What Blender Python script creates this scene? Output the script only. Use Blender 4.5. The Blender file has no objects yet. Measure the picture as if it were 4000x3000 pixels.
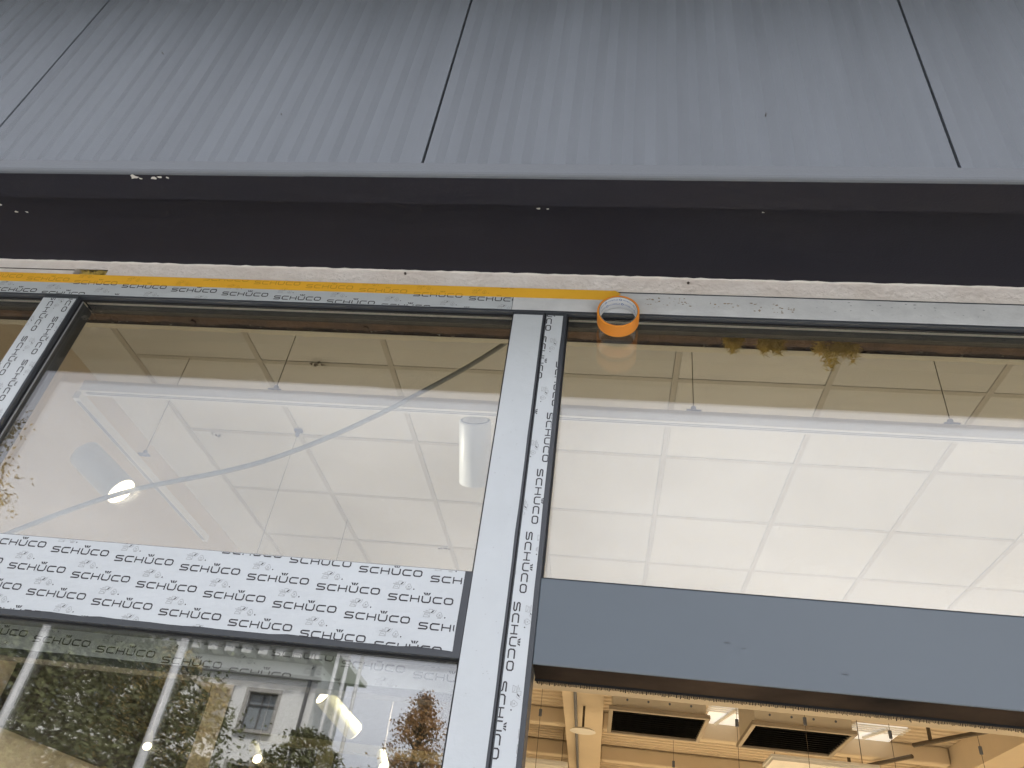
import bpy, math, random
import numpy as np
from mathutils import Matrix, Vector

random.seed(7)
rng = np.random.default_rng(7)
SC = bpy.context.scene
COL = SC.collection

# ------------------------------------------------------------------ camera
F_PX, PITCH, ROLL, YAW = 2985.0, math.radians(36.45), math.radians(8.42), math.radians(9.53)
cp, sp, cy, sy = math.cos(PITCH), math.sin(PITCH), math.cos(YAW), math.sin(YAW)
fw = Vector((-sy * cp, cy * cp, sp)); rt = Vector((cy, sy, 0)); up = rt.cross(fw)
c_, s_ = math.cos(ROLL), math.sin(ROLL)
cr, cu = c_ * rt + s_ * up, -s_ * rt + c_ * up
cam_d = bpy.data.cameras.new('camera')
cam_d.sensor_width = 36.0
cam_d.lens = F_PX / 4000.0 * 36.0
cam_d.clip_start = 0.02
cam_d.clip_end = 2000.0
cam = bpy.data.objects.new('camera', cam_d)
cam.matrix_world = Matrix(((cr.x, cu.x, -fw.x, 0.0), (cr.y, cu.y, -fw.y, -1.2), (cr.z, cu.z, -fw.z, 1.75), (0, 0, 0, 1)))
COL.objects.link(cam)
SC.camera = cam

# ------------------------------------------------------------------ world: overcast daylight
SUN_EL, SUN_AZ = math.radians(60), math.radians(20)      # sun behind the shop, to the right
w = bpy.data.worlds.new('World'); SC.world = w; w.use_nodes = True
nt = w.node_tree; nt.nodes.clear()
n = nt.nodes.new; L = nt.links.new
out = n('ShaderNodeOutputWorld'); bg = n('ShaderNodeBackground'); bg.inputs['Strength'].default_value = 0.1
sky = n('ShaderNodeTexSky'); sky.sky_type = 'NISHITA'; sky.sun_disc = False
sky.sun_elevation = SUN_EL; sky.sun_rotation = SUN_AZ
tc = n('ShaderNodeTexCoord')
mp = n('ShaderNodeMapping'); mp.inputs['Scale'].default_value = (1.0, 1.0, 2.2); mp.inputs['Location'].default_value = (0.35, 0.1, 0.2)
ns = n('ShaderNodeTexNoise'); ns.inputs['Scale'].default_value = 2.3; ns.inputs['Detail'].default_value = 5; ns.inputs['Roughness'].default_value = 0.45
rp = n('ShaderNodeValToRGB')
rp.color_ramp.elements[0].position = 0.33; rp.color_ramp.elements[0].color = (9.1, 9.4, 10.6, 1)
rp.color_ramp.elements[1].position = 0.76; rp.color_ramp.elements[1].color = (16.6, 16.7, 18.1, 1)
dt = n('ShaderNodeVectorMath'); dt.operation = 'DOT_PRODUCT'; dt.inputs[1].default_value = (0.30, -0.83, 0.47)
cm = n('ShaderNodeMapRange'); cm.interpolation_type = 'SMOOTHSTEP'; cm.inputs['From Min'].default_value = 0.84; cm.inputs['From Max'].default_value = 1.0; cm.inputs['To Min'].default_value = 0.0; cm.inputs['To Max'].default_value = 0.13
ad = n('ShaderNodeMath'); ad.operation = 'ADD'
mx = n('ShaderNodeMix'); mx.data_type = 'RGBA'; mx.inputs[0].default_value = 0.9
L(tc.outputs['Generated'], mp.inputs['Vector']); L(mp.outputs['Vector'], ns.inputs['Vector']); L(tc.outputs['Generated'], dt.inputs[0]); L(dt.outputs['Value'], cm.inputs['Value']); L(ns.outputs['Fac'], ad.inputs[0]); L(cm.outputs['Result'], ad.inputs[1]); L(ad.outputs[0], rp.inputs['Fac'])
L(sky.outputs['Color'], mx.inputs[6]); L(rp.outputs['Color'], mx.inputs[7]); L(mx.outputs[2], bg.inputs['Color']); L(bg.outputs[0], out.inputs['Surface'])

sd = bpy.data.lights.new('sun', 'SUN'); sd.energy = 5.0; sd.angle = math.radians(6); sd.color = (1.0, 0.96, 0.9)
so = bpy.data.objects.new('sun', sd); COL.objects.link(so)
sdir = Vector((math.sin(SUN_AZ) * math.cos(SUN_EL), math.cos(SUN_AZ) * math.cos(SUN_EL), math.sin(SUN_EL)))
so.rotation_euler = sdir.to_track_quat('Z', 'Y').to_euler()
so.location = (0, 0, 30)

SC.view_settings.view_transform = 'Standard'; SC.view_settings.look = 'None'
SC.view_settings.exposure = 0.3; SC.view_settings.gamma = 1.0; SC.view_settings.use_curve_mapping = False
SC.render.engine = 'CYCLES'
SC.cycles.use_denoising = True
SC.cycles.max_bounces = 6; SC.cycles.diffuse_bounces = 3; SC.cycles.glossy_bounces = 3
SC.cycles.caustics_reflective = False; SC.cycles.caustics_refractive = False
SC.cycles.use_adaptive_sampling = True; SC.cycles.adaptive_threshold = 0.04
SC.cycles.transparent_max_bounces = 40; SC.cycles.transmission_bounces = 8
SC.cycles.sample_clamp_indirect = 6.0

# ------------------------------------------------------------------ materials
def mat(name, col, rough=0.6, metal=0.0, var=0.0, vscale=8.0, bump=0.0, bscale=60.0, spec=0.5, emit=None, estr=0.0, col2=None, stretch=None):
    m = bpy.data.materials.new(name); m.use_nodes = True
    t = m.node_tree; b = t.nodes['Principled BSDF']
    b.inputs['Base Color'].default_value = (*col, 1); b.inputs['Roughness'].default_value = rough
    b.inputs['Metallic'].default_value = metal; b.inputs['Specular IOR Level'].default_value = spec
    if emit:
        b.inputs['Emission Color'].default_value = (*emit, 1); b.inputs['Emission Strength'].default_value = estr
    if var or bump or col2:
        tcn = t.nodes.new('ShaderNodeTexCoord'); mpn = t.nodes.new('ShaderNodeMapping')
        t.links.new(tcn.outputs['Object'], mpn.inputs['Vector'])
        if stretch: mpn.inputs['Scale'].default_value = stretch
    if var or col2:
        no = t.nodes.new('ShaderNodeTexNoise'); no.inputs['Scale'].default_value = vscale; no.inputs['Detail'].default_value = 6
        no.inputs['Roughness'].default_value = 0.6
        t.links.new(mpn.outputs['Vector'], no.inputs['Vector'])
        r = t.nodes.new('ShaderNodeValToRGB')
        a = col; c2 = col2 or tuple(x * (1 - var) for x in col)
        r.color_ramp.elements[0].position = 0.35; r.color_ramp.elements[0].color = (*c2, 1)
        r.color_ramp.elements[1].position = 0.65; r.color_ramp.elements[1].color = (*a, 1)
        t.links.new(no.outputs['Fac'], r.inputs['Fac']); t.links.new(r.outputs['Color'], b.inputs['Base Color'])
        mr = t.nodes.new('ShaderNodeMapRange'); mr.inputs['To Min'].default_value = max(0.02, rough - 0.08); mr.inputs['To Max'].default_value = min(1, rough + 0.1)
        t.links.new(no.outputs['Fac'], mr.inputs['Value']); t.links.new(mr.outputs['Result'], b.inputs['Roughness'])
    if bump:
        nb = t.nodes.new('ShaderNodeTexNoise'); nb.inputs['Scale'].default_value = bscale; nb.inputs['Detail'].default_value = 4
        t.links.new(mpn.outputs['Vector'], nb.inputs['Vector'])
        bp = t.nodes.new('ShaderNodeBump'); bp.inputs['Strength'].default_value = bump; bp.inputs['Distance'].default_value = 0.01
        t.links.new(nb.outputs['Fac'], bp.inputs['Height']); t.links.new(bp.outputs['Normal'], b.inputs['Normal'])
    return m

def glass_mat(name, r0, tint, dirt=0.0):
    """thin clear pane: Schlick reflection over straight transmission"""
    m = bpy.data.materials.new(name); m.use_nodes = True
    t = m.node_tree; t.nodes.clear(); N = t.nodes.new; K = t.links.new
    o = N('ShaderNodeOutputMaterial'); mixs = N('ShaderNodeMixShader'); tr = N('ShaderNodeBsdfTransparent'); gl = N('ShaderNodeBsdfGlossy')
    tr.inputs['Color'].default_value = (*tint, 1); gl.inputs['Roughness'].default_value = 0.0
    ge = N('ShaderNodeNewGeometry'); dp = N('ShaderNodeVectorMath'); dp.operation = 'DOT_PRODUCT'
    K(ge.outputs['Incoming'], dp.inputs[0]); K(ge.outputs['True Normal'], dp.inputs[1])
    ab = N('ShaderNodeMath'); ab.operation = 'ABSOLUTE'; K(dp.outputs['Value'], ab.inputs[0])
    om = N('ShaderNodeMath'); om.operation = 'SUBTRACT'; om.inputs[0].default_value = 1.0; K(ab.outputs[0], om.inputs[1])
    pw = N('ShaderNodeMath'); pw.operation = 'POWER'; pw.inputs[1].default_value = 5.0; K(om.outputs[0], pw.inputs[0])
    ma = N('ShaderNodeMath'); ma.operation = 'MULTIPLY_ADD'; ma.inputs[1].default_value = 1 - r0; ma.inputs[2].default_value = r0
    K(pw.outputs[0], ma.inputs[0]); K(ma.outputs[0], mixs.inputs['Fac'])
    K(tr.outputs[0], mixs.inputs[1]); K(gl.outputs[0], mixs.inputs[2]); K(mixs.outputs[0], o.inputs['Surface'])
    return m

M = {}
M['panel'] = mat('panel grey', (0.163, 0.178, 0.198), 0.42, var=0.13, vscale=2.2, bump=0.25, bscale=450, stretch=(5, 1, .55))
M['trim'] = mat('trim grey', (0.135, 0.146, 0.160), 0.4, var=0.07, vscale=4, bump=0.12, bscale=300)
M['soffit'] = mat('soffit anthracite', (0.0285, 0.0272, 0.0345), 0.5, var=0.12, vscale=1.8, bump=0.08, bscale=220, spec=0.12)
M['plaster'] = mat('raw plaster', (0.88, 0.82, 0.75), 0.9, var=0.16, vscale=9, bump=0.5, bscale=70, col2=(0.80, 0.72, 0.64))
M['chip'] = mat('bare chip', (0.78, 0.75, 0.68), 0.8, var=0.1)
M['dark'] = mat('anthracite profile', (0.055, 0.06, 0.068), 0.38, var=0.1, vscale=6, bump=0.05, bscale=250)
M['transom'] = mat('anthracite cover', (0.088, 0.110, 0.130), 0.2, var=0.08, vscale=1.3, bump=0.12, bscale=1.6, stretch=(1, 1, 2.2), spec=0.7)
M['smudge'] = mat('dull smudge', (0.085, 0.097, 0.11), 0.6, var=0.1)
M['painted_sheen'] = mat('aluminium with painted sheen', (0.075, 0.052, 0.036), 0.3, col2=(0.022, 0.018, 0.015), vscale=3.2, spec=0.0, stretch=(1, 1, 1))  # brown blotches put the warm reflection into the colour
M['inner'] = mat('dark inner profile', (0.022, 0.023, 0.024), 0.5, var=0.1)
M['rubber'] = mat('black rubber', (0.012, 0.012, 0.013), 0.55, var=0.1)
M['gasket_sunlit'] = mat('gasket line painted sunlit', (0.30, 0.30, 0.31), 0.5, var=0.2, vscale=30)
M['spacer'] = mat('perforated spacer bar', (0.88, 0.82, 0.70), 0.4, var=0.15, vscale=90)
M['film'] = mat('white protective film', (0.575, 0.605, 0.62), 0.33, var=0.06, vscale=5, bump=0.5, bscale=11)
M['film_leaf'] = mat('white film lightened for shade', (0.84, 0.86, 0.86), 0.35, var=0.04, vscale=5, bump=0.15, bscale=16)  # same film, colour lightened to make up for shade behind the glass
M['film_plain'] = mat('plain white film', (0.56, 0.59, 0.605), 0.4, var=0.06, vscale=7, bump=0.16, bscale=30)
M['film_dirty'] = mat('worn white film', (0.72, 0.725, 0.72), 0.45, col2=(0.62, 0.625, 0.625), vscale=14, bump=0.2, bscale=40)
M['stain'] = mat('glue residue', (0.42, 0.33, 0.23), 0.9, var=0.4, vscale=60)
M['scuff'] = mat('grey scuff', (0.45, 0.46, 0.47), 0.7, var=0.2, vscale=60)
M['print'] = mat('print ink', (0.045, 0.042, 0.047), 0.5, var=0.15, vscale=40)
M['print_grey'] = mat('fine print ink', (0.38, 0.39, 0.40), 0.5, var=0.1, vscale=40)
M['orange'] = mat('orange tape winding', (0.85, 0.29, 0.025), 0.42, var=0.06, vscale=20, bump=0.05, bscale=120)
M['core'] = mat('white paper core', (0.74, 0.75, 0.76), 0.7, var=0.04)
M['card'] = mat('grey cardboard edge', (0.22, 0.19, 0.16), 0.9, var=0.2, vscale=50)
M['blue'] = mat('blue print', (0.02, 0.13, 0.42), 0.6, var=0.05)
M['brown'] = mat('rusty lintel', (0.21, 0.13, 0.08), 0.85, col2=(0.12, 0.075, 0.05), vscale=11, bump=0.6, bscale=50)
M['darkbrown'] = mat('dark foam', (0.075, 0.052, 0.036), 0.95, var=0.4, vscale=25, bump=0.8, bscale=60)
M['cream'] = mat('cream plasterboard', (0.80, 0.74, 0.60), 0.85, var=0.1, vscale=6, bump=0.15, bscale=80)
M['bulk'] = mat('cream bulkhead', (0.50, 0.43, 0.33), 0.8, var=0.06, vscale=3)
M['tile'] = mat('ceiling tile', (0.70, 0.68, 0.63), 0.95, var=0.05, vscale=3, bump=0.15, bscale=160)
t_ = M['tile'].node_tree; b_ = t_.nodes['Principled BSDF']; src = b_.inputs['Base Color'].links[0].from_socket
oi = t_.nodes.new('ShaderNodeObjectInfo'); mr_ = t_.nodes.new('ShaderNodeMapRange'); mr_.inputs['To Min'].default_value = 0.93; mr_.inputs['To Max'].default_value = 1.03
hs_ = t_.nodes.new('ShaderNodeHueSaturation'); t_.links.new(oi.outputs['Random'], mr_.inputs['Value']); t_.links.new(mr_.outputs['Result'], hs_.inputs['Value'])
t_.links.new(src, hs_.inputs['Color']); t_.links.new(hs_.outputs['Color'], b_.inputs['Base Color'])
M['tbar'] = mat('ceiling grid bar', (0.53, 0.50, 0.445), 0.6, var=0.06)
M['wool'] = mat('mineral wool', (0.92, 0.70, 0.22), 1.0, col2=(0.62, 0.46, 0.12), vscale=60)
M['rail'] = mat('white track rail', (0.66, 0.645, 0.61), 0.5, var=0.03)
M['white'] = mat('white enamel', (0.80, 0.80, 0.80), 0.35, var=0.03)
M['slot'] = mat('track slot', (0.13, 0.15, 0.20), 0.5, var=0.1)
M['cable'] = mat('grey cable', (0.30, 0.31, 0.29), 0.5, var=0.25, vscale=25)
M['wire'] = mat('steel wire', (0.10, 0.08, 0.06), 0.5, metal=0.3, var=0.1)
M['lens'] = mat('lit lamp lens', (1, 0.95, 0.85), 0.4, emit=(1.0, 0.84, 0.6), estr=5.0, var=0.02)
M['lamp'] = mat('white lamp body', (0.55, 0.565, 0.58), 0.4, var=0.04)
M['olive'] = mat('grey lamp body', (0.42, 0.39, 0.22), 0.4, var=0.06)
M['hallroof'] = mat('hall roof sheet', (0.62, 0.52, 0.40), 0.7, var=0.08, vscale=2)
M['hallbeam'] = mat('hall beam paint', (0.68, 0.58, 0.45), 0.7, var=0.06, vscale=2)
M['wall'] = mat('interior wall', (0.62, 0.54, 0.43), 0.9, var=0.06, vscale=2, bump=0.1, bscale=60)
M['partition'] = mat('grey partition', (0.14, 0.13, 0.105), 0.85, var=0.1, vscale=2)
M['floor'] = mat('shop floor', (0.52, 0.50, 0.46), 0.5, var=0.15, vscale=1.5)
M['unit_frame'] = mat('grille frame', (0.34, 0.29, 0.23), 0.5, var=0.08, vscale=4)
M['unit'] = mat('unit casing', (0.66, 0.61, 0.52), 0.5, var=0.07, vscale=4)
M['black'] = mat('black louvre', (0.012, 0.011, 0.010), 0.6, var=0.1)
M['brush'] = mat('black brush seal', (0.010, 0.009, 0.008), 0.95, var=0.1)
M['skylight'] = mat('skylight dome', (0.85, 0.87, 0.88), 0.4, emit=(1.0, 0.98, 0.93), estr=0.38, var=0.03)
M['charcoal'] = mat('charcoal wall panel', (0.045, 0.045, 0.042), 0.75, var=0.2, vscale=4)
M['glass_o'] = glass_mat('outer pane glass', 0.122, (0.975, 0.985, 0.975))
M['glass_i'] = glass_mat('inner pane glass', 0.132, (0.965, 0.965, 0.95))
M['glass_d'] = glass_mat('door leaf glass', 0.05, (0.965, 0.975, 0.965))
M['glass_l'] = glass_mat('outer sidelight glass', 0.14, (0.97, 0.98, 0.975))
M['asphalt'] = mat('asphalt', (0.055, 0.055, 0.056), 0.9, var=0.3, vscale=3, bump=0.4, bscale=90)
M['paving'] = mat('paving', (0.67, 0.675, 0.67), 0.85, var=0.08, vscale=4, bump=0.3, bscale=40)
M['grass'] = mat('grass ground', (0.07, 0.10, 0.035), 0.95, var=0.4, vscale=5)
M['paint'] = mat('road paint', (0.75, 0.75, 0.72), 0.7, var=0.2, vscale=12)
M['villa'] = mat('white render', (0.92, 0.91, 0.90), 0.9, var=0.04, vscale=1.5, bump=0.2, bscale=30)
M['villa_trim'] = mat('stone trim', (0.46, 0.44, 0.42), 0.85, var=0.1, vscale=5)
M['villa_frame'] = mat('window frame grey', (0.12, 0.12, 0.13), 0.5, var=0.1)
M['villa_glass'] = mat('window glass', (0.30, 0.33, 0.36), 0.08, var=0.05)
M['rooftile'] = mat('slate roof', (0.09, 0.09, 0.10), 0.8, var=0.3, vscale=6)
M['bark'] = mat('bark', (0.09, 0.07, 0.05), 0.95, var=0.4, vscale=12, bump=0.6, bscale=25)
M['leaf_g'] = mat('dark green leaves', (0.115, 0.125, 0.04), 0.6, var=0.5, vscale=1.2)
M['leaf_y'] = mat('golden leaves', (0.42, 0.31, 0.09), 0.6, var=0.45, vscale=1.3)
M['leaf_o'] = mat('rust leaves', (0.40, 0.21, 0.075), 0.6, var=0.45, vscale=1.3)
M['pole'] = mat('white pole', (0.52, 0.52, 0.53), 0.35, var=0.05)

M['tape'] = mat('yellow tape', (1.0, 0.54, 0.05), 0.45, var=0.07, vscale=7, bump=0.08, bscale=35)
M['print_tape'] = mat('print seen through tape', (0.74, 0.38, 0.035), 0.5, var=0.1, vscale=40)

# ------------------------------------------------------------------ mesh helpers
class MB:
    def __init__(s): s.v = []; s.f = []
    def face(s, pts):
        i = len(s.v); s.v += [tuple(p) for p in pts]; s.f.append(tuple(range(i, i + len(pts)))); return s
    def box(s, x0, x1, y0, y1, z0, z1):
        i = len(s.v)
        s.v += [(x, y, z) for z in (z0, z1) for y in (y0, y1) for x in (x0, x1)]
        s.f += [tuple(i + k for k in q) for q in ((0, 2, 3, 1), (4, 5, 7, 6), (0, 1, 5, 4), (2, 6, 7, 3), (0, 4, 6, 2), (1, 3, 7, 5))]
        return s
    def tube(s, pts, r, n=8, caps=True):
        pts = [Vector(p) for p in pts]; rs = r if isinstance(r, (list, tuple)) else [r] * len(pts)
        i0 = len(s.v); ref = None
        for k, p in enumerate(pts):
            d = (pts[min(k + 1, len(pts) - 1)] - pts[max(k - 1, 0)]).normalized()
            if ref is None: ref = Vector((0, 0, 1)) if abs(d.z) < 0.9 else Vector((1, 0, 0))
            a = d.cross(ref).normalized(); b = d.cross(a).normalized(); ref = -a.cross(d) if False else ref
            for j in range(n):
                t = 2 * math.pi * j / n
                q = p + (a * math.cos(t) + b * math.sin(t)) * rs[k]; s.v.append(tuple(q))
        for k in range(len(pts) - 1):
            for j in range(n):
                a0 = i0 + k * n + j; a1 = i0 + k * n + (j + 1) % n
                s.f.append((a0, a1, a1 + n, a0 + n))
        if caps:
            s.f.append(tuple(i0 + j for j in range(n))[::-1]); e = i0 + (len(pts) - 1) * n
            s.f.append(tuple(e + j for j in range(n)))
        return s
    def build(s, name, m, parent=None, smooth=False, loc=None):
        me = bpy.data.meshes.new(name); me.from_pydata(s.v, [], s.f); me.update()
        me.materials.append(M[m] if isinstance(m, str) else m)
        if smooth: me.polygons.foreach_set('use_smooth', [True] * len(me.polygons))
        o = bpy.data.objects.new(name, me); COL.objects.link(o)
        if parent is not None: o.parent = parent
        if loc is not None: o.location = loc
        return o

def bevel(o, wdt=0.002, seg=2):
    b = o.modifiers.new('bevel', 'BEVEL'); b.width = wdt; b.segments = seg; b.limit_method = 'ANGLE'; return o
def empty(name, loc=(0, 0, 0)):
    o = bpy.data.objects.new(name, None); o.empty_display_size = 0.1; COL.objects.link(o); o.location = loc; return o
def tag(o, label=None, cat=None, group=None, kind=None):
    if label: o['label'] = label
    if cat: o['category'] = cat
    if group: o['group'] = group
    if kind: o['kind'] = kind
    return o
def box(name, m, x0, x1, y0, y1, z0, z1, parent=None, bev=0):
    """a box whose object origin sits in its own centre; the parent's offset is taken out"""
    c = Vector(((x0 + x1) / 2, (y0 + y1) / 2, (z0 + z1) / 2))
    o = MB().box(x0 - c.x, x1 - c.x, y0 - c.y, y1 - c.y, z0 - c.z, z1 - c.z).build(name, m, parent)
    o.location = c - (parent_off(parent) if parent is not None else Vector((0, 0, 0)))
    if bev: bevel(o, bev)
    return o
def parent_off(p):
    v = Vector((0, 0, 0))
    while p is not None: v += p.location; p = p.parent
    return v
def wbuild(mb, name, m, parent=None, smooth=False):
    """mesh given in world coordinates, parented with the offset taken out"""
    if parent is not None:
        off = parent_off(parent); mb.v = [(a - off.x, b - off.y, c - off.z) for a, b, c in mb.v]
    return mb.build(name, m, parent, smooth)

# ------------------------------------------------------------------ printed film lettering
def offset_poly(P, h, closed=False):
    """mitred strip of quads along a centre line"""
    n = len(P); quads = []; Ls = []; Rs = []
    for i in range(n):
        pv = P[i - 1] if (closed or i > 0) else None; nx = P[(i + 1) % n] if (closed or i < n - 1) else None
        def nrm(a, b):
            dx, dy = b[0] - a[0], b[1] - a[1]; l = math.hypot(dx, dy); return (-dy / l, dx / l)
        if pv is None: q = nrm(P[i], nx); k = 1
        elif nx is None: q = nrm(pv, P[i]); k = 1
        else:
            a, b = nrm(pv, P[i]), nrm(P[i], nx); q = (a[0] + b[0], a[1] + b[1]); l = math.hypot(*q); q = (q[0] / l, q[1] / l)
            k = 1 / max(0.4, q[0] * a[0] + q[1] * a[1])
        Ls.append((P[i][0] + q[0] * h * k, P[i][1] + q[1] * h * k)); Rs.append((P[i][0] - q[0] * h * k, P[i][1] - q[1] * h * k))
    for i in range(n if closed else n - 1):
        j = (i + 1) % n; quads.append([Rs[i], Rs[j], Ls[j], Ls[i]])
    return quads
LW = 1.35; GAP = 0.30; T2 = 0.10
def word_polys():
    out = []
    def add(q, dx): out.extend([[(x + dx, y) for x, y in p] for p in q])
    S = [(1.33, .912), (.26, .912), (.10, .80), (.10, .63), (.24, .53), (1.11, .47), (1.25, .37), (1.25, .20), (1.09, .088), (0.0, .088)]
    Cc = [(1.35, .912), (.30, .912), (.09, .72), (.09, .28), (.28, .088), (1.33, .088)]
    U = [(.09, 1.0), (.09, .28), (.28, .088), (1.07, .088), (1.26, .28), (1.26, 1.0)]
    O = [(.30, .912), (.09, .74), (.09, .26), (.28, .088), (1.06, .088), (1.26, .26), (1.26, .74), (1.07, .912)]
    x = 0
    for ch in 'SCHUCO':
        if ch == 'S': add(offset_poly(S, T2), x)
        if ch == 'C': add(offset_poly(Cc, T2), x)
        if ch == 'H':
            add([[(0.0, 0), (.18, 0), (.18, 1), (0.0, 1)], [(1.17, 0), (1.35, 0), (1.35, 1), (1.17, 1)], [(.18, .41), (1.17, .41), (1.17, .59), (.18, .59)]], x)
        if ch == 'U':
            add(offset_poly(U, T2), x)
            add([[(.38, 1.14), (.52, 1.14), (.40, 1.52), (.12, 1.52)], [(.60, 1.14), (.76, 1.14), (.82, 1.52), (.54, 1.52)], [(.84, 1.14), (.98, 1.14), (1.24, 1.52), (.96, 1.52)]], x)
        if ch == 'O': add(offset_poly(O, T2, True), x)
        x += LW + GAP
    return out
def icon_polys():
    g, d = [], []
    h = 0.032
    g += offset_poly([(.42, 1.80), (1.32, 1.80), (1.32, 2.35), (.60, 2.35)], h, True)
    g += offset_poly([(1.28, 1.84), (1.05, 2.10), (.62, 2.10)], h)
    g += offset_poly([(1.10, 2.45), (1.10, 2.95), (1.62, 2.95), (1.62, 2.45)], h, True)
    d += [[(1.36, 2.40), (1.66, 2.52), (1.95, 2.92), (1.60, 2.70)]]
    g += offset_poly([(1.70, 2.35), (2.0, 2.55), (2.15, 2.95)], h)
    g += offset_poly([(2.38, 1.95), (3.05, 1.95), (3.16, 2.1), (2.86, 2.62), (2.62, 2.62), (2.28, 2.1)], h, True)
    g += [[(2.62, 2.12), (2.84, 2.12), (2.84, 2.30), (2.62, 2.30)], [(2.46, 1.72), (3.0, 1.72), (3.0, 1.84), (2.46, 1.84)]]
    g += [[(.30, 2.46), (.98, 2.46), (.98, 2.54), (.30, 2.54)], [(.62, 2.66), (.96, 2.66), (.96, 2.74), (.62, 2.74)]]
    d += [[(3.46, 1.80), (3.62, 1.80), (3.62, 1.98), (3.46, 1.98)]]
    return g, d
WORD = word_polys(); ICON_G, ICON_D = icon_polys()
def clip(poly, x0, x1, y0, y1):
    for ax, lim, sg in ((0, x0, 1), (0, x1, -1), (1, y0, 1), (1, y1, -1)):
        o = []
        for i in range(len(poly)):
            a, b = poly[i - 1], poly[i]; da, db = (a[ax] - lim) * sg, (b[ax] - lim) * sg
            if (da >= 0) != (db >= 0):
                t = da / (da - db); o.append((a[0] + t * (b[0] - a[0]), a[1] + t * (b[1] - a[1])))
            if db >= 0: o.append(b)
        poly = o
        if len(poly) < 3: return None
    return poly
CAP = 0.01145
def film_print(parent, org, rect, yf, vertical=False, inks=('print', 'print_grey')):
    """repeat print of a protective film; org = baseline start of one word (x, z); rect = x0, x1, z0, z1"""
    x0, x1, z0, z1 = rect
    U, V = (0.1257, -0.0067), (-0.0656, -0.0367)
    dark, grey = MB(), MB()
    for i in range(-26, 27):
        for j in range(-26, 27):
            a, b = i * U[0] + j * V[0], i * U[1] + j * V[1]
            cx, cz = (org[0] + b, org[1] - a) if vertical else (org[0] + a, org[1] + b)
            if cx < x0 - 0.13 or cx > x1 + 0.05 or cz < z0 - 0.05 or cz > z1 + 0.13: continue
            for polys, tgt in ((WORD, dark), (ICON_D, dark), (ICON_G, grey)):
                for p in polys:
                    q = [((cx + y * CAP, cz - x * CAP) if vertical else (cx + x * CAP, cz + y * CAP)) for x, y in p]
                    if vertical: q = q
                    q = clip(q, x0, x1, z0, z1)
                    if q: tgt.face([(a_, yf, b_) for a_, b_ in q])
    if dark.f:
        lt_ = wbuild(dark, 'printed_lettering', inks[0], parent)
        if inks[0] == 'print_tape': lt_['kind'] = 'stuff'
    if grey.f: wbuild(grey, 'printed_pictogram', inks[1], parent)['kind'] = 'stuff'
def ragged_film(name, m, x0, x1, z0, z1, yf, parent, amp=0.0016, step=0.02, sides='tblr', thick=0.0005):
    """thin film sheet with slightly torn edges"""
    r = random.Random(int((x0 + 9) * 1000 + z0 * 77))
    def edge(a, b, fixed, ax, inward, on):
        n = max(1, int(abs(b - a) / step)); pts = []
        for k in range(n):
            t = a + (b - a) * k / n; j = (r.random() ** 2) * amp * inward if (on and k) else 0
            pts.append((t, fixed + j) if ax == 0 else (fixed + j, t))
        return pts
    P = edge(x0, x1, z0, 0, 1, 'b' in sides) + edge(z0, z1, x1, 1, -1, 'r' in sides) + edge(x1, x0, z1, 0, -1, 't' in sides) + edge(z1, z0, x0, 1, 1, 'l' in sides)
    mb = MB(); nP = len(P)
    mb.v = [(x, yf, z) for x, z in P] + [(x, yf + thick, z) for x, z in P]
    mb.f = [tuple(range(nP))] + [(i, i + nP, (i + 1) % nP + nP, (i + 1) % nP) for i in range(nP)]
    return wbuild(mb, name, m, parent)

# ================================================================== the setting outside
g = MB(); g.box(-400, 400, -400, 60, -0.3, -0.02); tag(g.build('ground', 'grass'), kind='structure')
p = MB().box(-40, 40, -9.5, -0.02, -0.25, 0.0); tag(p.build('pavement', 'paving'), kind='structure')
rd = MB().box(-200, 200, -12.5, -9.65, -0.25, -0.012); rd = tag(rd.build('road', 'asphalt'), kind='structure')
kb = MB().box(-200, 200, -9.65, -9.5, -0.25, 0.02); tag(kb.build('kerb', 'paving'), kind='structure')
kb = MB().box(-200, 200, -12.65, -12.5, -0.25, 0.11); tag(kb.build('kerb', 'paving'), kind='structure')
for k in range(14):
    box('lane_marking', 'paint', -28 + k * 4, -26 + k * 4, -11.15, -11.0, -0.012, -0.008, rd)

# ================================================================== shop building envelope
shop = empty('shop_building')
tag(shop, 'shop front with grey ribbed metal cladding overhanging an anthracite soffit', 'building')
# cladding panels: shallow vertical facets
PW = 0.957; PY = -0.318
def panel(x0, x1):
    mb = MB(); nb = 46; gap = 0.0028
    xs = np.linspace(x0 + gap, x1 - gap, nb + 1); zt, zb = 3.6695, 2.90
    for k in range(nb + 1):
        d = 0.0030 if k % 2 else -0.0030
        if k in (0, nb): d = 0.004
        mb.v += [(xs[k], PY + d, zb), (xs[k], PY + d, zt)]
    for k in range(nb): mb.f.append((2 * k, 2 * k + 2, 2 * k + 3, 2 * k + 1))
    b = len(mb.v); mb.v += [(x0 + gap, PY + .05, zb), (x0 + gap, PY + .05, zt), (x1 - gap, PY + .05, zb), (x1 - gap, PY + .05, zt)]
    mb.f += [(0, 1, b + 1, b), (2 * nb, b + 2, b + 3, 2 * nb + 1), (b, b + 1, b + 3, b + 2)]
    return wbuild(mb, 'cladding_panel', 'panel', shop)
for k in range(-4, 5): panel(-0.382 + k * PW, -0.382 + (k + 1) * PW)
box('panel_backing', 'rubber', -5, 5.2, PY + .055, PY + .08, 2.98, 3.6695, shop)
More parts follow.
